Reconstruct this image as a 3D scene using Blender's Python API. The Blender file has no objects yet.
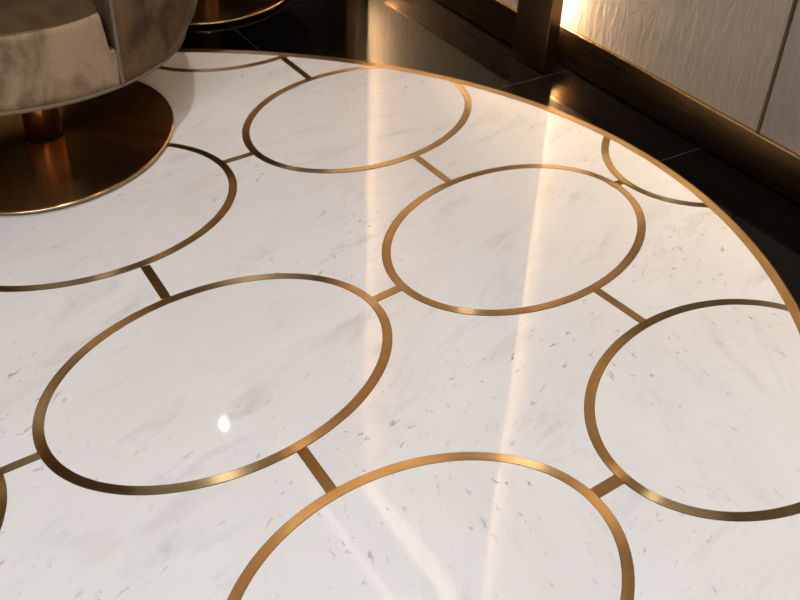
import bpy, bmesh, math, random
from mathutils import Vector, Matrix
random.seed(7)
PI = math.pi
sc = bpy.context.scene
C = sc.collection

# ---------------------------------------------------------------- materials
def new_mat(name):
    m = bpy.data.materials.new(name); m.use_nodes = True
    nt = m.node_tree
    b = nt.nodes['Principled BSDF']
    return m, nt, b

def N(nt, kind, **kw):
    n = nt.nodes.new(kind)
    for k, v in kw.items():
        if k.startswith('i_'):
            n.inputs[k[2:].replace('_', ' ')].default_value = v
        else:
            setattr(n, k, v)
    return n

def L(nt, a, b): nt.links.new(a, b)

def math_node(nt, op, a, b=None, clamp=False):
    n = nt.nodes.new('ShaderNodeMath'); n.operation = op; n.use_clamp = clamp
    for i, v in enumerate((a, b)):
        if v is None: continue
        if isinstance(v, (int, float)): n.inputs[i].default_value = v
        else: nt.links.new(v, n.inputs[i])
    return n.outputs[0]

def ramp(nt, fac, stops):
    r = nt.nodes.new('ShaderNodeValToRGB')
    el = r.color_ramp.elements
    while len(el) < len(stops): el.new(0.5)
    for e, (p, c) in zip(el, stops):
        e.position = p
        e.color = (c, c, c, 1) if isinstance(c, (int, float)) else (*c, 1)
    nt.links.new(fac, r.inputs['Fac'])
    return r.outputs['Color']

def mixc(nt, fac, a, b, mode='MIX'):
    n = nt.nodes.new('ShaderNodeMix'); n.data_type = 'RGBA'; n.blend_type = mode
    if isinstance(fac, (int, float)): n.inputs[0].default_value = fac
    else: nt.links.new(fac, n.inputs[0])
    for i, v in ((6, a), (7, b)):
        if isinstance(v, tuple): n.inputs[i].default_value = (*v, 1)
        else: nt.links.new(v, n.inputs[i])
    return n.outputs[2]

def marble(name, ang, seed, speck=0.6, streak=0.7):
    m, nt, b = new_mat(name)
    tc = N(nt, 'ShaderNodeTexCoord')
    def mapped(a, sx, sy, off):
        mp = N(nt, 'ShaderNodeMapping'); mp.vector_type = 'TEXTURE'
        mp.inputs['Rotation'].default_value = (0, 0, math.radians(a))
        mp.inputs['Scale'].default_value = (sx, sy, 1)
        mp.inputs['Location'].default_value = (seed * 1.37 + off, seed * .71 - off, 0)
        L(nt, tc.outputs['Object'], mp.inputs['Vector'])
        return mp.outputs['Vector']
    # broad clouds
    n0 = N(nt, 'ShaderNodeTexNoise', i_Scale=3.2, i_Detail=5.0, i_Roughness=.6, i_Distortion=.4)
    L(nt, mapped(ang, 1.9, 1, 0), n0.inputs['Vector'])
    cloud = ramp(nt, n0.outputs['Fac'], [(.32, 0.0), (.72, 1.0)])
    # fine streaks running one way
    n1 = N(nt, 'ShaderNodeTexNoise', i_Scale=15.0, i_Detail=9.0, i_Roughness=.62, i_Distortion=.7)
    L(nt, mapped(ang + 4, 3.4, .8, 2), n1.inputs['Vector'])
    st = ramp(nt, n1.outputs['Fac'], [(.54, 0.0), (.72, 1.0)])
    # patchiness of streaks
    n2 = N(nt, 'ShaderNodeTexNoise', i_Scale=7.0, i_Detail=3.0, i_Roughness=.5)
    L(nt, mapped(ang - 10, 1.6, 1, 5), n2.inputs['Vector'])
    patch = ramp(nt, n2.outputs['Fac'], [(.42, 0.0), (.62, 1.0)])
    # dark flecks
    n3 = N(nt, 'ShaderNodeTexNoise', i_Scale=78.0, i_Detail=6.0, i_Roughness=.6, i_Distortion=.5)
    L(nt, mapped(ang + 12, 1.9, .8, 9), n3.inputs['Vector'])
    fl = ramp(nt, n3.outputs['Fac'], [(.615, 0.0), (.69, 1.0)])
    n4 = N(nt, 'ShaderNodeTexNoise', i_Scale=5.5, i_Detail=2.0, i_Roughness=.5)
    L(nt, mapped(ang, 2.0, 1, 13), n4.inputs['Vector'])
    p4 = ramp(nt, n4.outputs['Fac'], [(.44, 0.12), (.64, 1.0)])
    fl = math_node(nt, 'MULTIPLY', fl, p4)
    # thin long veins
    n5 = N(nt, 'ShaderNodeTexNoise', i_Scale=4.5, i_Detail=7.0, i_Roughness=.6, i_Distortion=.9)
    L(nt, mapped(ang, 3.0, .9, 17), n5.inputs['Vector'])
    v5 = math_node(nt, 'ABSOLUTE', math_node(nt, 'SUBTRACT', n5.outputs['Fac'], .5))
    v5 = ramp(nt, v5, [(0.0, 1.0), (.016, 0.0)])
    v5 = math_node(nt, 'MULTIPLY', v5, patch)
    base = mixc(nt, cloud, (.765, .755, .755), (.845, .845, .848))
    c1 = mixc(nt, math_node(nt, 'MULTIPLY', math_node(nt, 'MULTIPLY', st, patch), streak * .75), base, (.36, .35, .35))
    c2 = mixc(nt, math_node(nt, 'MULTIPLY', v5, .32 * streak), c1, (.42, .40, .40))
    c3 = mixc(nt, math_node(nt, 'MULTIPLY', fl, speck), c2, (.10, .097, .11))
    n6 = N(nt, 'ShaderNodeTexNoise', i_Scale=9.0, i_Detail=4.0)
    L(nt, mapped(ang, 2.2, 1, 23), n6.inputs['Vector'])
    ochre = ramp(nt, n6.outputs['Fac'], [(.64, 0.0), (.76, .35)])
    c4 = mixc(nt, ochre, c3, (.66, .56, .42))
    L(nt, c4, b.inputs['Base Color'])
    b.inputs['Roughness'].default_value = .035
    b.inputs['IOR'].default_value = 1.52
    nb = N(nt, 'ShaderNodeTexNoise', i_Scale=4.0, i_Detail=2.0)
    L(nt, tc.outputs['Object'], nb.inputs['Vector'])
    bp = N(nt, 'ShaderNodeBump', i_Strength=.035, i_Distance=.02)
    L(nt, nb.outputs['Fac'], bp.inputs['Height']); L(nt, bp.outputs['Normal'], b.inputs['Normal'])
    return m

def brushed(name, col, rough, aniso, uv=True, scale=(3, 900), bump=.02, radial=False, wear=.25):
    m, nt, b = new_mat(name)
    b.inputs['Metallic'].default_value = 1
    b.inputs['Anisotropic'].default_value = aniso
    b.inputs['Anisotropic Rotation'].default_value = .25
    tc = N(nt, 'ShaderNodeTexCoord')
    n = N(nt, 'ShaderNodeTexNoise', i_Scale=1.0, i_Detail=4.0, i_Roughness=.6)
    if radial:
        # circles around the object's own axis
        vm = N(nt, 'ShaderNodeVectorMath', operation='LENGTH')
        mp0 = N(nt, 'ShaderNodeMapping'); mp0.inputs['Scale'].default_value = (1, 1, 0)
        L(nt, tc.outputs['Object'], mp0.inputs['Vector']); L(nt, mp0.outputs['Vector'], vm.inputs[0])
        cx = N(nt, 'ShaderNodeCombineXYZ')
        L(nt, math_node(nt, 'MULTIPLY', vm.outputs['Value'], 700), cx.inputs['X'])
        L(nt, cx.outputs['Vector'], n.inputs['Vector'])
        tg = N(nt, 'ShaderNodeTangent'); tg.direction_type = 'RADIAL'; tg.axis = 'Z'
    else:
        mp = N(nt, 'ShaderNodeMapping'); mp.inputs['Scale'].default_value = (scale[0], scale[1], 1)
        L(nt, tc.outputs['UV'], mp.inputs['Vector']); L(nt, mp.outputs['Vector'], n.inputs['Vector'])
        tg = N(nt, 'ShaderNodeTangent'); tg.direction_type = 'UV_MAP'; tg.uv_map = 'UVMap'
    L(nt, tg.outputs['Tangent'], b.inputs['Tangent'])
    big = N(nt, 'ShaderNodeTexNoise', i_Scale=9.0, i_Detail=3.0)
    L(nt, tc.outputs['Object'], big.inputs['Vector'])
    dark = tuple(c * (1 - wear) for c in col)
    fac = math_node(nt, 'MULTIPLY', math_node(nt, 'ADD', n.outputs['Fac'], big.outputs['Fac']), .5)
    L(nt, mixc(nt, ramp(nt, fac, [(.38, 0.0), (.62, 1.0)]), dark, col), b.inputs['Base Color'])
    L(nt, math_node(nt, 'MULTIPLY_ADD' if False else 'ADD', math_node(nt, 'MULTIPLY', n.outputs['Fac'], .08), rough - .04), b.inputs['Roughness'])
    bp = N(nt, 'ShaderNodeBump', i_Strength=bump, i_Distance=.002)
    L(nt, n.outputs['Fac'], bp.inputs['Height']); L(nt, bp.outputs['Normal'], b.inputs['Normal'])
    return m

def plain(name, col, rough=.5, metal=0.0, spec=.5):
    m, nt, b = new_mat(name)
    b.inputs['Base Color'].default_value = (*col, 1)
    b.inputs['Roughness'].default_value = rough
    b.inputs['Metallic'].default_value = metal
    b.inputs['Specular IOR Level'].default_value = spec
    return m

def glow(name, col, strength):
    m, nt, b = new_mat(name)
    b.inputs['Base Color'].default_value = (.8, .8, .8, 1)
    b.inputs['Emission Color'].default_value = (*col, 1)
    b.inputs['Emission Strength'].default_value = strength
    return m

# the frame of the panelled wall: n points into the wall, t runs along it
NV = Vector((.834, .552, 0)).normalized()
TV = Vector((NV.y, -NV.x, 0))
def W(t, n, z=0.0):
    v = TV * t + NV * n
    return Vector((v.x, v.y, z))
WALL_ROT = math.atan2(TV.y, TV.x)

def granite():
    m, nt, b = new_mat('black_granite')
    tc = N(nt, 'ShaderNodeTexCoord')
    sx = N(nt, 'ShaderNodeSeparateXYZ')
    mp = N(nt, 'ShaderNodeMapping'); mp.vector_type = 'POINT'
    mp.inputs['Rotation'].default_value = (0, 0, -WALL_ROT)
    L(nt, tc.outputs['Object'], mp.inputs['Vector']); L(nt, mp.outputs['Vector'], sx.inputs['Vector'])
    # joints across the wall direction (t) every 0.43 m and along it (n)
    def line(out, off, period, w):
        x = math_node(nt, 'FRACT', math_node(nt, 'DIVIDE', math_node(nt, 'SUBTRACT', out, off - 20 * period), period))
        d = math_node(nt, 'MINIMUM', x, math_node(nt, 'SUBTRACT', 1.0, x))
        return math_node(nt, 'LESS_THAN', d, w / period)
    a = math_node(nt, 'MAXIMUM', line(sx.outputs['X'], -1.636, 1.29, .0007), line(sx.outputs['X'], -1.207, 1.29, .0007))
    c = line(sx.outputs['Y'], .936, 9.0, .0007)
    ln = math_node(nt, 'MAXIMUM', a, c)
    sp = N(nt, 'ShaderNodeTexNoise', i_Scale=260.0, i_Detail=2.0)
    L(nt, tc.outputs['Object'], sp.inputs['Vector'])
    speck = ramp(nt, sp.outputs['Fac'], [(.735, 0.0), (.78, 1.0)])
    cl = N(nt, 'ShaderNodeTexNoise', i_Scale=6.0, i_Detail=6.0)
    L(nt, tc.outputs['Object'], cl.inputs['Vector'])
    base = mixc(nt, cl.outputs['Fac'], (.0012, .0011, .0011), (.0036, .0034, .0031))
    base = mixc(nt, math_node(nt, 'MULTIPLY', speck, .35), base, (.20, .18, .15))
    base = mixc(nt, math_node(nt, 'MULTIPLY', ln, .8), base, (.075, .068, .055))
    L(nt, base, b.inputs['Base Color'])
    dust = ramp(nt, cl.outputs['Fac'], [(.35, .05), (.7, .11)])
    L(nt, dust, b.inputs['Roughness'])
    b.inputs['IOR'].default_value = 1.34
    return m

def fabric():
    m, nt, b = new_mat('woven_wall_fabric')
    tc = N(nt, 'ShaderNodeTexCoord')
    sx = N(nt, 'ShaderNodeSeparateXYZ'); L(nt, tc.outputs['Object'], sx.inputs['Vector'])
    # object frame: x along wall, z up ; weave = product of two fine sines
    k = 2 * PI / .0052
    u = math_node(nt, 'SINE', math_node(nt, 'MULTIPLY', math_node(nt, 'ADD', sx.outputs['X'], math_node(nt, 'MULTIPLY', sx.outputs['Z'], .35)), k))
    v = math_node(nt, 'SINE', math_node(nt, 'MULTIPLY', math_node(nt, 'SUBTRACT', sx.outputs['Z'], math_node(nt, 'MULTIPLY', sx.outputs['X'], .2)), k))
    wv = math_node(nt, 'MULTIPLY', u, v)
    weave = math_node(nt, 'MULTIPLY_ADD', wv, .5); nt.nodes[-1].inputs[2].default_value = .5
    # wavy vertical ribs
    mp = N(nt, 'ShaderNodeMapping'); mp.inputs['Scale'].default_value = (62, 1, 17)
    mp.inputs['Rotation'].default_value = (0, math.radians(9), 0)
    L(nt, tc.outputs['Object'], mp.inputs['Vector'])
    rb = N(nt, 'ShaderNodeTexNoise', i_Scale=1.0, i_Detail=4.0, i_Roughness=.55, i_Distortion=.8)
    L(nt, mp.outputs['Vector'], rb.inputs['Vector'])
    mp2 = N(nt, 'ShaderNodeMapping'); mp2.inputs['Scale'].default_value = (420, 1, 420)
    L(nt, tc.outputs['Object'], mp2.inputs['Vector'])
    fz = N(nt, 'ShaderNodeTexNoise', i_Scale=1.0, i_Detail=2.0)
    L(nt, mp2.outputs['Vector'], fz.inputs['Vector'])
    base = mixc(nt, weave, (.045, .034, .025), (.355, .28, .215))
    base = mixc(nt, .34, base, mixc(nt, rb.outputs['Fac'], (.11, .085, .065), (.46, .39, .32)))
    base = mixc(nt, .14, base, mixc(nt, fz.outputs['Fac'], (.15, .12, .10), (.8, .75, .68)))
    L(nt, base, b.inputs['Base Color'])
    b.inputs['Roughness'].default_value = .75
    b.inputs['Sheen Weight'].default_value = .15
    h = math_node(nt, 'ADD', math_node(nt, 'MULTIPLY', rb.outputs['Fac'], 1.0), math_node(nt, 'MULTIPLY', weave, .10))
    bp = N(nt, 'ShaderNodeBump', i_Strength=.9, i_Distance=.006)
    L(nt, h, bp.inputs['Height']); L(nt, bp.outputs['Normal'], b.inputs['Normal'])
    return m

def velvet(name, dark, light, sheen=.3, scale=15):
    m, nt, b = new_mat(name)
    tc = N(nt, 'ShaderNodeTexCoord')
    mp = N(nt, 'ShaderNodeMapping'); mp.inputs['Scale'].default_value = (1, 1, .55)
    L(nt, tc.outputs['Object'], mp.inputs['Vector'])
    n = N(nt, 'ShaderNodeTexNoise', i_Scale=float(scale), i_Detail=6.0, i_Roughness=.58, i_Distortion=.5)
    L(nt, mp.outputs['Vector'], n.inputs['Vector'])
    f = N(nt, 'ShaderNodeTexNoise', i_Scale=420.0, i_Detail=2.0)
    L(nt, tc.outputs['Object'], f.inputs['Vector'])
    c = mixc(nt, ramp(nt, n.outputs['Fac'], [(.36, 0.0), (.56, 1.0)]), dark, light)
    c = mixc(nt, .035, c, mixc(nt, f.outputs['Fac'], (.02, .015, .01), (.7, .6, .5)))
    L(nt, c, b.inputs['Base Color'])
    b.inputs['Roughness'].default_value = .85
    b.inputs['Specular IOR Level'].default_value = .15
    b.inputs['Sheen Weight'].default_value = sheen
    b.inputs['Sheen Roughness'].default_value = .38
    b.inputs['Sheen Tint'].default_value = (.85, .70, .52, 1)
    bp = N(nt, 'ShaderNodeBump', i_Strength=.25, i_Distance=.012)
    L(nt, math_node(nt, 'ADD', n.outputs['Fac'], math_node(nt, 'MULTIPLY', f.outputs['Fac'], .05)), bp.inputs['Height'])
    L(nt, bp.outputs['Normal'], b.inputs['Normal'])
    return m

M = {}
M['granite'] = granite()
M['fabric'] = fabric()
M['brass'] = brushed('brushed_brass_inlay', (.58, .41, .20), .29, 1.0, wear=.40, bump=.015)
M['bronze'] = brushed('brushed_bronze', (.17, .108, .053), .28, .3, scale=(2, 60), wear=.12, bump=.0)
M['bronze_post'] = brushed('brushed_bronze_post', (.32, .21, .112), .30, .7, scale=(2, 300), wear=.3, bump=.006)
M['plate'] = brushed('polished_bronze_plate', (.52, .33, .15), .20, .9, radial=True, wear=.2, bump=.012)
M['stem'] = plain('polished_copper_stem', (.78, .38, .19), .28, 1.0)
M['lip'] = plain('bronze_lip', (.60, .42, .22), .22, 1.0)
M['seam'] = plain('dark_bronze_seam', (.10, .06, .028), .35, .6)
M['joint'] = plain('dark_joint', (.05, .035, .02), .6)
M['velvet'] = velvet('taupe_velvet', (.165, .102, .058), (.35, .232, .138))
M['velvet_shaded_top'] = velvet('taupe_velvet_shaded_top', (.050, .025, .009), (.085, .045, .017), .0)  # same velvet darkened for the less-lit seat top, shade put into the colour
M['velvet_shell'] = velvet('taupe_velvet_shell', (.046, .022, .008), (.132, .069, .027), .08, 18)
M['piping'] = plain('taupe_piping', (.16, .108, .066), .75)
M['dark'] = plain('dark_underside', (.012, .010, .009), .7)
M['plaster'] = plain('warm_plaster', (.36, .33, .29), .8)
M['backwall'] = plain('warm_wall_covering', (.45, .34, .22), .7)
M['darkwall'] = plain('dark_bronze_wall', (.10, .075, .055), .5)
M['led'] = glow('warm_light_strip', (1.0, .73, .44), 105)
M['led_far'] = glow('bright_light_strip', (1.0, .70, .40), 320)
M['led_soft'] = glow('pale_light_cove', (1.0, .82, .70), 1.5)
M['lamp'] = glow('downlight_lens', (1.0, .93, .84), 18)
M['white'] = plain('white_metal', (.7, .7, .68), .4)

# ---------------------------------------------------------------- mesh helpers
def link(name, me, mat, parent=None, loc=(0, 0, 0), smooth=False):
    o = bpy.data.objects.new(name, me)
    if mat: me.materials.append(mat)
    C.objects.link(o)
    o.location = loc
    if parent: o.parent = parent
    if smooth:
        for p in me.polygons: p.use_smooth = True
    return o

def obj(name, verts, faces, mat, parent=None, uvs=None, smooth=False, loc=(0, 0, 0), fix=True):
    me = bpy.data.meshes.new(name)
    me.from_pydata([tuple(v) for v in verts], [], faces)
    if uvs is not None:
        lay = me.uv_layers.new(name='UVMap')
        for lp in me.loops: lay.data[lp.index].uv = uvs[lp.vertex_index]
    me.update()
    if fix:
        bm = bmesh.new(); bm.from_mesh(me); bmesh.ops.recalc_face_normals(bm, faces=bm.faces); bm.to_mesh(me); bm.free()
    return link(name, me, mat, parent, loc, smooth)

def tag(o, label=None, cat=None, group=None, kind=None):
    if label: o['label'] = label
    if cat: o['category'] = cat
    if group: o['group'] = group
    if kind: o['kind'] = kind
    return o

def empty(name, loc=(0, 0, 0), rz=0.0):
    o = bpy.data.objects.new(name, None); C.objects.link(o)
    o.location = loc; o.rotation_euler = (0, 0, rz); o.empty_display_size = .05
    return o

def wall_box(name, t0, t1, n0, n1, z0, z1, mat, parent=None, bevel=0.0, long_axis='t'):
    """box in the wall frame; its own x runs along the wall; parent (if any) sits at base"""
    base = W((t0 + t1) / 2, (n0 + n1) / 2, z0) if parent is None else Vector((0, 0, 0))
    bm = bmesh.new()
    sx, sy, sz = t1 - t0, n1 - n0, z1 - z0
    if parent is None:
        cx = cy = 0; zz = 0
    else:
        pt, pn, pz = parent['_o']
        cx, cy, zz = (t0 + t1) / 2 - pt, (n0 + n1) / 2 - pn, z0 - pz
    r = bmesh.ops.create_cube(bm, size=1)
    for v in bm.verts:
        v.co = Vector((cx + v.co.x * sx, cy + v.co.y * sy, zz + (v.co.z + .5) * sz))
    if bevel:
        bmesh.ops.bevel(bm, geom=list(bm.edges), offset=bevel, segments=3, affect='EDGES', profile=.6)
    uv = bm.loops.layers.uv.new('UVMap')
    for f in bm.faces:
        nn = f.normal
        for lp in f.loops:
            c = lp.vert.co
            if long_axis == 'z': lp[uv].uv = (c.z, c.x + c.y)
            else: lp[uv].uv = (c.x, c.z + c.y)
    me = bpy.data.meshes.new(name); bm.to_mesh(me); bm.free()
    o = link(name, me, mat, parent, base)
    if parent is None: o.rotation_euler = (0, 0, WALL_ROT)
    return o

# ---------------------------------------------------------------- ovals
def oval_pt(e, th, dr=0.0):
    """point of the oval e=(cx,cy,R,a,t) offset outward by dr along its normal"""
    cx, cy, R, a, t = e
    p, q = R * math.exp(-a), R * math.exp(a)
    x, y = p * math.cos(th), q * math.sin(th)
    nx, ny = math.cos(th) / p, math.sin(th) / q
    l = math.hypot(nx, ny); x += nx / l * dr; y += ny / l * dr
    c, s = math.cos(t), math.sin(t)
    return (cx + c * x - s * y, cy + s * x + c * y)

def oval_in(e, x, y, dr=0.0):
    cx, cy, R, a, t = e
    c, s = math.cos(t), math.sin(t)
    X, Y = c * (x - cx) + s * (y - cy), -s * (x - cx) + c * (y - cy)
    p, q = R * math.exp(-a) + dr, R * math.exp(a) + dr
    return (X / p) ** 2 + (Y / q) ** 2 - 1

DISC = (-.7379, .9688, 1.3084, -.1305, 3.7294)     # centre line of the outer brass trim
A0, T0 = .1613, -.7577
OV = {
 'A': (-.2593, 1.1002, .2348, .1765, 2.3501),
 'B': (.2080, 1.5074, .2331, .1621, 2.3971),
 'C': (-.1031, 1.9395, .2361, -.1565, .8738),
 'D': (-.5935, 1.5225, .2548, .1340, 2.2326),
 'E': (.0554, .7179, .2295, -.1483, 3.8433),
 'F': (.5114, 1.0923, .2264, -.1513, .8054),
 'G': (.6545, 1.8767, .2403, A0, T0),
 'H': (-.4432, 2.3615, .2349, A0, T0),
 'I': (-.7330, .6985, .2364, A0, T0),
}
Z_M, Z_P, Z_J, Z_B, Z_T = 0.0, .00035, .0006, .0009, .0012
BW = .0140

# black floor: slab with the oval cut out of it
NSEG = 256
def floor_mesh():
    V, F = [], []
    outer = []
    R = 7.0
    for i in range(NSEG):
        th = 2 * PI * i / NSEG
        V.append((*oval_pt(DISC, th, .008), 0.0))
        d = Vector(oval_pt(DISC, th, .0)) - Vector(DISC[:2])
        k = 5.5 / max(abs(d.x), abs(d.y))
        V.append((DISC[0] + d.x * k, DISC[1] + d.y * k, 0.0))
        V.append((*oval_pt(DISC, th, .008), -.03))
        V.append((DISC[0] + d.x * k, DISC[1] + d.y * k, -.03))
    for i in range(NSEG):
        j = (i + 1) % NSEG
        a, b = 4 * i, 4 * j
        F += [(a, a + 1, b + 1, b), (a + 2, b + 2, b + 3, a + 3), (a, b, b + 2, a + 2), (a + 1, a + 3, b + 3, b + 1)]
    return V, F
V, F = floor_mesh()
tag(obj('floor', V, F, M['granite']), kind='structure')

def slab(name, e, dr, z0, z1, mat, parent=None, n=NSEG, clip=None):
    """solid oval slab; clip cuts it by the inner side of the disc trim"""
    pts = []
    for i in range(n * (3 if clip else 1)):
        th = 2 * PI * i / (n * (3 if clip else 1))
        x, y = oval_pt(e, th, dr)
        if clip and oval_in(DISC, x, y, clip) > 0:
            # slide the point towards the oval's middle until it is inside the trim
            cx, cy = clip_c(e)
            lo, hi = 0.0, 1.0
            for _ in range(30):
                md = (lo + hi) / 2
                if oval_in(DISC, cx + (x - cx) * md, cy + (y - cy) * md, clip) > 0: hi = md
                else: lo = md
            x, y = cx + (x - cx) * lo, cy + (y - cy) * lo
        pts.append((x, y))
    m = len(pts)
    ox, oy = (parent.location.x, parent.location.y) if parent else (0, 0)
    V = [(x - ox, y - oy, z1) for x, y in pts] + [(x - ox, y - oy, z0) for x, y in pts]
    F = [tuple(range(m)), tuple(range(2 * m - 1, m - 1, -1))] + [(i, m + i, m + (i + 1) % m, (i + 1) % m) for i in range(m)]
    return obj(name, V, F, mat, parent)

def clip_c(e):
    # a point of the oval that lies inside the disc
    cx, cy = e[:2]
    dx, dy = DISC[0] - cx, DISC[1] - cy
    l = math.hypot(dx, dy); k = 0.0
    while oval_in(DISC, cx + dx / l * k, cy + dy / l * k, -.05) > 0: k += .01
    return cx + dx / l * k, cy + dy / l * k

def band(name, e, r0, r1, z, mat, parent=None, clip=None, n=720, thick=.0006):
    """flat ring between offsets r0 and r1, thin but solid, with uv running along it"""
    ox, oy = (parent.location.x, parent.location.y) if parent else (0, 0)
    V, F, UV = [], [], []
    ok = []
    s = 0.0; prev = None
    for i in range(n + 1):
        th = 2 * PI * i / n
        a, b = oval_pt(e, th, r0), oval_pt(e, th, r1)
        mid = ((a[0] + b[0]) / 2, (a[1] + b[1]) / 2)
        if prev: s += math.hypot(mid[0] - prev[0], mid[1] - prev[1])
        prev = mid
        ok.append(not clip or (oval_in(DISC, *mid, clip) < 0))
        V += [(a[0] - ox, a[1] - oy, z), (b[0] - ox, b[1] - oy, z), (a[0] - ox, a[1] - oy, z - thick), (b[0] - ox, b[1] - oy, z - thick)]
        UV += [(s, 0), (s, r1 - r0), (s, -.001), (s, r1 - r0 + .001)]
    for i in range(n):
        if ok[i] and ok[i + 1]:
            a, b = 4 * i, 4 * i + 4
            F += [(a, a + 1, b + 1, b), (a + 2, b + 2, b + 3, a + 3), (a, b, b + 2, a + 2), (a + 1, a + 3, b + 3, b + 1)]
    return obj(name, V, F, mat, parent, uvs=UV)

# marble field of the disc
tag(slab('floor_marble', DISC, .004, -.03, Z_M, marble('carrara_field', 48, 1.0, .6, .6)), kind='structure')
trim = empty('trim_1', (DISC[0], DISC[1], 0)); tag(trim, kind='structure')
band('brass_edge', DISC, -.010, .007, Z_T, M['brass'], trim, n=900)
band('outer_edge', DISC, .007, .0095, Z_T + .0006, M['lip'], trim, n=900)

RL = {
 'A': ('oval brass ring with the small white lamp reflection in its marble, left of centre', 52, .35, .7),
 'B': ('oval brass ring crossed by the right light streak, upper right of centre', 58, .3, .45),
 'C': ('far oval brass ring touching the brass border under the bright vertical light streak', 30, .6, .5),
 'D': ('oval brass ring partly covered by the near chair base at left', 40, .6, .45),
 'E': ('oval brass ring cut by the bottom edge of the photo, dark flecks in its marble', 105, .9, .35),
 'F': ('oval brass ring at the right edge meeting the brass border, scattered small flecks', 110, .75, .35),
 'G': ('small visible piece of oval brass ring below the skirting, cut off by the border', 20, .35, .45),
 'H': ('farthest oval brass ring arc, cut off by the border behind the chair', 25, .3, .5),
 'I': ('sliver of oval brass ring at the left edge of the photo, low down', 45, .4, .5),
}
for i, (k, e) in enumerate(OV.items()):
    lab, ang, spk, stk = RL[k]
    clip = -.004 if k in 'CFGH' else None
    r = tag(empty('oval_ring_inlay', (e[0], e[1], 0)), lab, 'floor inlay', 'oval brass ring inlays in the marble floor')
    slab('marble_panel', e, -BW / 2 + .001, -.004, Z_P, marble('carrara_oval_%d' % i, ang, 3.1 + 2.3 * i, spk, stk), r, clip=clip)
    band('joint_line', e, -BW / 2 - .0008, BW / 2 + .0008, Z_J, M['joint'], r, clip=clip)
    band('brass_band', e, -BW / 2, BW / 2, Z_B, M['brass'], r, clip=clip)

CN = [
 ((-.432, 1.347), (-.384, 1.272), .0150, 'short brass strip joining the near chair ring to the lamp reflection ring'),
 ((-.125, .944), (-.077, .871), .0150, 'golden brass strip between the left centre ring and the bottom ring'),
 ((-.040, 1.289), (.002, 1.325), .0145, 'bright gold brass strip between the left centre ring and the upper right ring'),
 ((.022, 1.761), (.089, 1.669), .0140, 'brass strip between the far ring under the light streak and the upper right ring'),
 ((-.357, 1.7126), (-.307, 1.752), .0120, 'dark brass strip between the near chair ring and the far ring'),
 ((-.304, 2.210), (-.232, 2.107), .0140, 'farthest brass strip, just below the black floor behind the chair'),
 ((.333, 1.338), (.399, 1.257), .0140, 'brass strip between the upper right ring and the right edge ring'),
 ((.408, 1.688), (.424, 1.699), .0150, 'tiny brass strip joining the upper right ring to the ring below the skirting'),
 ((.269, .888), (.309, .918), .0170, 'short brass strip between the bottom ring and the right edge ring'),
 ((-.516, .883), (-.479, .911), .0120, 'brass strip at the left edge of the photo beside the left centre ring'),
]
for (x0, y0), (x1, y1), w, lab in CN:
    a, b = Vector((x0, y0, 0)), Vector((x1, y1, 0))
    d = (b - a).normalized(); nrm = Vector((-d.y, d.x, 0)); mid = (a + b) / 2
    a, b = a - d * .006, b + d * .006
    root = tag(empty('brass_connector', mid), lab, 'floor inlay', 'short brass strips joining the ovals')
    for nm, ww, z1, z0, mt, ex in (('joint_line', w / 2 + .0008, .0005, -.002, M['joint'], 0), ('brass_bar', w / 2, .00075, .0001, M['brass'], 0)):
        P = [a - nrm * ww, b - nrm * ww, b + nrm * ww, a + nrm * ww]
        V = [(p.x - mid.x, p.y - mid.y, z1) for p in P] + [(p.x - mid.x, p.y - mid.y, z0) for p in P]
        ln = (b - a).length
        UV = [(0, 0), (ln, 0), (ln, w), (0, w)] * 2
        obj(nm, V, [(0, 1, 2, 3), (7, 6, 5, 4), (0, 4, 5, 1), (1, 5, 6, 2), (2, 6, 7, 3), (3, 7, 4, 0)], mt, root, uvs=UV)

# ---------------------------------------------------------------- room shell
H = 2.6
T_MIN, T_MAX, N_MIN = -4.6, 2.2, -2.9
NW = 1.560
tag(wall_box('wall_right', T_MIN, T_MAX, NW, NW + .1, 0, H, M['darkwall']), kind='structure')
tag(wall_box('wall_back', T_MIN - .1, T_MIN, N_MIN, NW + .1, 0, H, M['backwall']), kind='structure')
tag(wall_box('wall_front', T_MAX, T_MAX + .1, N_MIN, NW + .1, 0, H, M['plaster']), kind='structure')
tag(wall_box('wall_left', T_MIN, T_MAX, N_MIN - .1, N_MIN, 0, H, M['plaster']), kind='structure')
tag(wall_box('ceiling', T_MIN - .1, T_MAX + .1, N_MIN - .1, NW + .1, H, H + .08, M['plaster']), kind='structure')

BH = .0925
# fabric panels
def panel(t0, t1, n0, lab, z1=2.18):
    o = wall_box('wall_panel', t0, t1, n0, NW, BH - .004, z1, M['fabric'], bevel=.0015)
    return tag(o, lab, 'wall panel', 'woven fabric wall panels')
panel(-1.775, -1.0885, 1.5445, 'taupe woven fabric wall panel glowing at its left edge beside the bronze post')
panel(-1.0825, -.20, 1.5445, 'taupe woven fabric wall panel in the top right corner, right of the thin bronze strip')
panel(-2.585, -1.776, 1.5015, 'small grey corner of fabric wall panel left of the bronze post')
tag(wall_box('trim_2', -1.0885, -1.0825, 1.541, NW, BH, 2.18, M['seam'], long_axis='z'), kind='structure')

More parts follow.
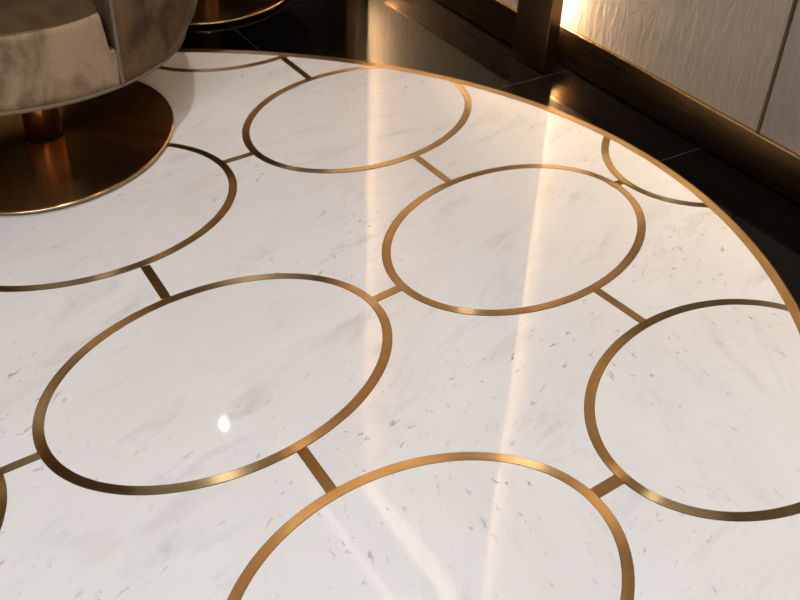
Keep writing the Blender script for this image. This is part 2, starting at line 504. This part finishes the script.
def skirting(name, t0, t1, n0):
    root = empty(name, W((t0 + t1) / 2, n0, 0), WALL_ROT); root['_o'] = ((t0 + t1) / 2, n0, 0)
    tag(root, kind='structure')
    wall_box('board', t0, t1, n0, NW - .001, .004, BH - .003, M['bronze'], root, bevel=.001)
    wall_box('top_lip', t0, t1, n0 - .0012, n0 + .0075, BH - .0035, BH + .001, M['lip'], root, bevel=.0012)
    wall_box('shadow_gap', t0, t1, n0 + .006, NW - .001, 0, .0045, M['dark'], root)
    return root
skirting('baseboard_right', -1.775, T_MAX, 1.5375)
skirting('baseboard_left', -2.585, -1.7765, 1.4945)
skirting('baseboard_back', T_MIN, -2.60, 1.4945)

# bronze posts with a light strip hidden behind their right-hand edge
def post(t1, n0, lab, depth=.077, led=.015, lm=None, z0=.088):
    t0 = t1 - .118
    root = empty('bronze_post', W((t0 + t1) / 2, n0, 0), WALL_ROT); root['_o'] = ((t0 + t1) / 2, n0, 0)
    tag(root, lab, 'post', 'bronze posts along the panelled wall')
    wall_box('shaft', t0, t1, n0, n0 + .034, .002, 2.2, M['bronze_post'], root, bevel=.0016, long_axis='z')
    wall_box('edge_strip', t0 - .009, t0 + .0015, n0 + .004, n0 + .034, .002, 2.2, M['bronze_post'], root, bevel=.001, long_axis='z')
    wall_box('back_channel', t0 + .004, t1 - .062, n0 + .034, n0 + depth, .002, 2.2, M['dark'], root)
    wall_box('light_strip', t1 - .0615, t1 - .0535, n0 + .037, n0 + .037 + led, z0, 2.16, lm or M['led'], root)
    return root
post(-1.647, 1.4665, 'brushed bronze post standing before the wall with warm glow behind its right edge')
post(-2.450, 1.390, 'bronze post above the frame, seen as a light streak mirrored in the floor', .110, .016, M['led_far'], .15)

# pale light cove along the top of the farther panel
o = wall_box('light_cove', -2.44, -1.10, 1.430, 1.490, 2.150, 2.162, M['led_soft'])
tag(o, 'thin pale light line high on the wall, mirrored as a diagonal streak in the marble', 'light')
tag(wall_box('trim_3', -2.50, -1.10, 1.4905, NW, 2.14, 2.20, M['darkwall']), kind='structure')

o = wall_box('ceiling_light_line', -3.2, -1.9, 1.56 - .16, 1.56 - .12, H - .012, H - .0, M['led_soft'])
tag(o, 'thin pale light line in the ceiling, mirrored faintly left of the wall light line', 'light')

# ---------------------------------------------------------------- swivel chair
def lathe(name, prof, mat, parent, sx=1.0, sy=1.0, rot=0.0, n=128, loc=(0, 0, 0), smooth=True):
    V, F = [], []
    k = len(prof)
    c, s = math.cos(rot), math.sin(rot)
    for i in range(n):
        th = 2 * PI * i / n
        for r, z in prof:
            x, y = r * sx * math.cos(th), r * sy * math.sin(th)
            V.append((c * x - s * y, s * x + c * y, z))
    for i in range(n):
        a, b = i * k, ((i + 1) % n) * k
        for j in range(k - 1):
            F.append((a + j, b + j, b + j + 1, a + j + 1))
    o = obj(name, V, F, mat, parent, smooth=smooth, loc=loc)
    bm = bmesh.new(); bm.from_mesh(o.data)
    bmesh.ops.remove_doubles(bm, verts=bm.verts, dist=1e-5)
    bmesh.ops.recalc_face_normals(bm, faces=bm.faces); bm.to_mesh(o.data); bm.free()
    for p in o.data.polygons: p.use_smooth = smooth
    return o

def tube(name, pts, r, mat, parent, closed=False, n=10):
    V, F = [], []
    m = len(pts)
    P = [Vector(p) for p in pts]
    for i, p in enumerate(P):
        a = P[(i - 1) % m] if (closed or i > 0) else P[0]
        b = P[(i + 1) % m] if (closed or i < m - 1) else P[-1]
        d = (b - a).normalized()
        up = Vector((0, 0, 1)) if abs(d.z) < .9 else Vector((1, 0, 0))
        u = d.cross(up).normalized(); w = u.cross(d)
        for j in range(n):
            q = 2 * PI * j / n
            V.append(p + u * (r * math.cos(q)) + w * (r * math.sin(q)))
    for i in range(m if closed else m - 1):
        a, b = i * n, ((i + 1) % m) * n
        for j in range(n):
            F.append((a + j, a + (j + 1) % n, b + (j + 1) % n, b + j))
    if not closed:
        F.append(tuple(range(n))); F.append(tuple((m - 1) * n + j for j in range(n)))
    return obj(name, V, F, mat, parent, smooth=True)

def sm(x, a, b):
    t = max(0, min(1, (x - a) / (b - a))); return t * t * (3 - 2 * t)

AZ0 = math.radians(-36)            # right arm front
AZ1 = math.radians(-36 - 112)      # left arm front
SX, SY = -.083, .071               # tub centre relative to the base centre
ZB = .193                            # underside of the tub

def tub_r(z, az=1.5):                      # outer radius of the tub
    pr = [(.19, .349), (.2, .353), (.22, .368), (.25, .382), (.3, .394), (.36, .404), (.45, .412), (.55, .416), (.75, .42)]
    for (a, ra), (b, rb) in zip(pr, pr[1:]):
        if z <= b:
            v = ra + (rb - ra) * (z - a) / (b - a); break
    else: v = pr[-1][1]
    d = min(abs((az - AZ0 + PI) % (2 * PI) - PI), abs((az - AZ1 + PI) % (2 * PI) - PI))
    k = sm(d, 0, math.radians(34))
    return .355 + (v - .355) * k

def shell(parent):
    """outer tub: wraps from one arm front round the back to the other, with thickness and a rounded top"""
    V, F = [], []
    na = 96
    span = 2 * PI - (AZ0 - AZ1)
    prof_n = None
    for i in range(na + 1):
        az = AZ0 + span * i / na
        f = i / na
        back = sm(min(f, 1 - f), .05, .34)
        top = .56 + .16 * back
        th = .045 + .045 * back
        prof = []
        zs = [ZB + (top - .04 - ZB) * (j / 16) ** 1.0 for j in range(17)]
        for z in zs: prof.append((tub_r(z, az), z))
        R = tub_r(top, az)
        for j in range(1, 9):
            q = PI * j / 9
            prof.append((R - th / 2 + th / 2 * math.cos(q), top - .04 + .04 * math.sin(q)))
        for j in range(9):
            z = top - .04 - (top - .04 - .23) * j / 8
            prof.append((tub_r(max(z, .3), az) - th, z))
        prof.append((.27, .222)); prof.append((.27, ZB + .004)); prof.append((.345, ZB))
        prof_n = len(prof)
        # front end of the arm is slightly rounded inwards
        e = min(i, na - i)
        for r, z in prof:
            V.append((SX + r * math.cos(az), SY + r * math.sin(az), z))
    k = prof_n
    for i in range(na):
        for j in range(k):
            F.append((i * k + j, (i + 1) * k + j, (i + 1) * k + (j + 1) % k, i * k + (j + 1) % k))
    F.append(tuple(range(k))); F.append(tuple(na * k + j for j in range(k)))
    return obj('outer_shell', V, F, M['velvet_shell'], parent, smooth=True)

def seat(parent):
    """front apron and cushion in one piece, top slightly domed, notched beside the arms"""
    V, F = [], []
    na = 120
    a0, a1 = AZ0 - math.radians(.4), AZ1 + math.radians(.4)
    def front_top(az):
        d = min(a0 - az, az - a1)
        top = .330 + .013 * math.exp(-d / math.radians(9))
        return .266 + (top - .266) * sm(d, math.radians(2.2), math.radians(3.4))
    K = None
    for i in range(na + 1):
        az = a0 + (a1 - a0) * i / na
        zt = front_top(az)
        rr = .352
        prof = [(.05, ZB + .004), (rr - .012, ZB)]
        for j in range(9):
            z = ZB + .004 + (zt - .012 - ZB - .004) * j / 8
            prof.append((rr + .006 * math.sin(PI * .5 * (z - ZB) / .14) , z))
        R = prof[-1][0]
        for j in range(1, 7):
            q = PI / 2 * j / 6
            prof.append((R - .012 * (1 - math.cos(q)), zt - .012 + .012 * math.sin(q)))
        R2 = R - .012
        for j in range(1, 9):
            r = R2 * (1 - j / 8.0) + .0
            if zt > .329: r = R2 * (1 - j / 8.0); zz = zt + .008 * math.sin(PI / 2 * j / 8)
            elif j == 1: r = .318; zz = zt
            elif j == 2: r = .3170; zz = .3312
            else: zz = .333 + .005 * math.sin(PI / 2 * j / 8); r = .306 * (1 - (j - 3) / 5.0)
            prof.append((max(r, .0005), zz))
        K = len(prof)
        for r, z in prof: V.append((SX + r * math.cos(az), SY + r * math.sin(az), z))
    for i in range(na):
        for j in range(K - 1):
            F.append((i * K + j, (i + 1) * K + j, (i + 1) * K + j + 1, i * K + j + 1))
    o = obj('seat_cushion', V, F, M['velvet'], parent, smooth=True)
    o.data.materials.append(M['velvet_shaded_top'])
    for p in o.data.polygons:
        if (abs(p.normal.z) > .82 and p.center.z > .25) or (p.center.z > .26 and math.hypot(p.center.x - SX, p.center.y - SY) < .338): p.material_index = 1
    # rear part of the cushion, between the arms
    V, F = [], []
    na = 60
    span = 2 * PI - (AZ0 - AZ1)
    for i in range(na + 1):
        az = AZ0 + span * i / na
        for r, z in ((.31, .25), (.31, .325), (.30, .334), (.2, .338), (.0005, .342)):
            V.append((SX + r * math.cos(az), SY + r * math.sin(az), z))
    for i in range(na):
        for j in range(4): F.append((i * 5 + j, (i + 1) * 5 + j, (i + 1) * 5 + j + 1, i * 5 + j + 1))
    obj('seat_rear', V, F, M['velvet_shaded_top'], parent, smooth=True)
    # stitched seam along the front edge
    pts = []
    for i in range(81):
        az = a0 - math.radians(6) + (a1 - a0 + math.radians(12)) * i / 80
        pts.append((SX + (.3500) * math.cos(az), SY + .3500 * math.sin(az), .3300))
    st = tube('stitching', pts, .0011, M['piping'], o, n=6)

def make_chair(loc, lab):
    root = tag(empty('swivel_chair', loc), lab, 'chair', 'velvet tub chairs on round bronze bases')
    R, a, t = .2633, -.1009, 1.473
    p, q = math.exp(-a), math.exp(a)
    pl = lathe('base_plate', [(0.0, .0175), (.06, .0172), (.15, .0150), (.22, .0132), (.255, .0124), (.2605, .0120), (.2628, .0112), (.2633, .0100),
                              (.2633, .0085), (.2622, .0070), (.2600, .0062), (0.0, .0062)], M['plate'], root, p, q, t, n=192)
    rm = lathe('base_rim', [(.2628, .0118), (.2645, .0110), (.2650, .0095), (.2645, .0078), (.2630, .0068)], M['lip'], pl, p, q, t, n=192)
    lathe('floor_pad', [(0.0, .0062), (.252, .0062), (.252, .0013), (0.0, .0013)], M['dark'], root, p, q, t, n=96)
    stem = lathe('stem', [(.0, .016), (.036, .016), (.036, .205), (.0, .205)], M['stem'], root, n=64, loc=(-.010, -.006, 0), smooth=False)
    for pp in stem.data.polygons: pp.use_smooth = abs(pp.normal.z) < .5
    lathe('stem_collar', [(.036, .0165), (.0385, .0165), (.0385, .0195), (.036, .0195)], M['dark'], stem, n=64, smooth=False)
    sh = shell(root)
    seat(root)
    lathe('underside', [(0.0, .203), (.34, .203), (.34, .1995), (0.0, .1995)], M['dark'], root, n=96, loc=(SX, SY, 0), smooth=False)
    # bottom welt all the way round, arm pipings
    tube('bottom_piping', [(SX + .3525 * math.cos(2 * PI * i / 160), SY + .3525 * math.sin(2 * PI * i / 160), ZB + .001) for i in range(160)], .0038, M['piping'], root, closed=True)
    for az, s in ((AZ0, 1), (AZ1, -1)):
        a_ = az + s * .004
        pts = []
        for j in range(24):
            z = ZB + .003 + (.52 - ZB) * j / 23
            r = tub_r(z, az) + .001
            pts.append((SX + r * math.cos(a_), SY + r * math.sin(a_), z))
        th = .045; R_ = tub_r(.56, az)
        for j in range(1, 9):
            qq = PI * j / 9
            r = R_ - th / 2 + (th / 2 + .001) * math.cos(qq)
            pts.append((SX + r * math.cos(a_), SY + r * math.sin(a_), .52 + .041 * math.sin(qq)))
        tube('arm_piping', pts, .0040, M['piping'], root)
    return root

def copy_tree(o, parent=None):
    c = o.copy(); C.objects.link(c)
    if parent: c.parent = parent
    for ch in [x for x in o.children]: copy_tree(ch, c)
    return c

ch = make_chair((-.7216, 1.7703, 0), 'taupe velvet tub chair on round bronze base, front and lower half seen at left')
c2 = copy_tree(ch)
c2.location = (-.5611, 2.6525, 0)
c2['label'] = 'farther chair on the black floor, only the edge of its round bronze base showing'

# ---------------------------------------------------------------- lamps
def downlight(x, y, lab, power, size=.03, col=(1, .95, .90), spot=math.radians(120)):
    root = tag(empty('ceiling_downlight', (x, y, H)), lab, 'ceiling light', 'recessed ceiling downlights')
    lathe('bezel', [(.012, -.001), (.045, -.001), (.045, -.006), (.012, -.003)], M['white'], root, n=48)
    lathe('lens', [(0.0, -.0025), (.012, -.0025), (.012, -.0005), (0.0, -.0005)], M['lamp'], root, n=48)
    ld = bpy.data.lights.new('lamp', 'SPOT'); ld.energy = power; ld.spot_size = spot; ld.spot_blend = .6
    ld.shadow_soft_size = size; ld.color = col
    lo = bpy.data.objects.new('lamp', ld); C.objects.link(lo); lo.parent = root; lo.location = (0, 0, -.012)
    return root
downlight(.04, 1.18, 'recessed downlight in the ceiling above the middle of the marble disc', 62, size=.02)
downlight(.15, 2.35, 'added warm downlight, unseen, tinting the far marble near the panelled wall', 27, size=.12, col=(1, .60, .32), spot=math.radians(105))  # extra lamp put in only to warm the far part of the marble
downlight(-.861, 3.54, 'recessed downlight behind the chairs, mirrored as a white spot in the marble', 8, size=.010)
downlight(1.0, -.3, 'recessed downlight in the ceiling behind the camera', 34)

# added neutral fill: a large soft area light, unseen, above and behind the camera
def soft_light(x, y, z, sx, sy, power, col, rx=0, rz=0):
    ld = bpy.data.lights.new('soft_fill_light', 'AREA'); ld.shape = 'RECTANGLE'; ld.size = sx; ld.size_y = sy
    ld.energy = power; ld.color = col
    lo = bpy.data.objects.new('soft_fill_light', ld); C.objects.link(lo)
    lo.location = (x, y, z); lo.rotation_euler = (rx, 0, rz)
    return lo
soft_light(-.2, -.6, H - .03, 1.6, 1.4, 104, (.94, .97, 1.0), math.radians(18))
def uplight(t, n, lab):  # invented uplights, put in so the far wall mirrors warm in the base plate
    p = W(t, n)
    root = tag(empty('fill_uplight', p, WALL_ROT), lab, 'added light', 'added unseen uplights warming the far wall')
    lathe('housing', [(.0, .0), (.05, .0), (.05, .04), (.042, .04), (.04, .02), (0.0, .02)], M['bronze'], root, n=32)
    ld = bpy.data.lights.new('lamp', 'SPOT'); ld.energy = 32; ld.spot_size = math.radians(100); ld.spot_blend = .8
    ld.color = (1, .62, .30); ld.shadow_soft_size = .03
    lo = bpy.data.objects.new('lamp', ld); C.objects.link(lo); lo.parent = root; lo.location = (0, 0, .045)
    lo.rotation_euler = (0, math.radians(180 - 14) , 0)
uplight(T_MIN + .35, .9, 'added unseen uplight warming the far wall, behind the chairs on the right')
uplight(T_MIN + .35, -.1, 'added unseen uplight warming the far wall, behind the chairs in the middle')
uplight(T_MIN + .35, -1.1, 'added unseen uplight warming the far wall, behind the chairs on the left')


w = bpy.data.worlds.new('World'); sc.world = w; w.use_nodes = True
w.node_tree.nodes['Background'].inputs[0].default_value = (1, .9, .8, 1)
w.node_tree.nodes['Background'].inputs[1].default_value = .0

# ---------------------------------------------------------------- camera
f_px, pitch, roll = 989.694, math.radians(37.79506), math.radians(2.52745)
cp, sp_ = math.cos(pitch), math.sin(pitch)
fwd = Vector((0, cp, -sp_)); right = Vector((1, 0, 0)); up = right.cross(fwd)
cr, sr = math.cos(roll), math.sin(roll)
rr = cr * right + sr * up; uu = -sr * right + cr * up
cam = bpy.data.cameras.new('camera'); co = bpy.data.objects.new('camera', cam); C.objects.link(co)
cam.sensor_width = 36; cam.lens = f_px / 800 * 36; cam.clip_start = .02
mt = Matrix((rr, uu, -fwd)).transposed().to_4x4(); mt.translation = Vector((0, 0, 1))
co.matrix_world = mt
cam.dof.use_dof = True; cam.dof.focus_distance = 1.55; cam.dof.aperture_fstop = 9
sc.camera = co
for o in bpy.data.objects:
    if '_o' in o: del o['_o']
sc.view_settings.view_transform = 'Standard'; sc.view_settings.look = 'None'
sc.view_settings.gamma = 1; sc.view_settings.use_curve_mapping = False
sc.view_settings.exposure = 0.0
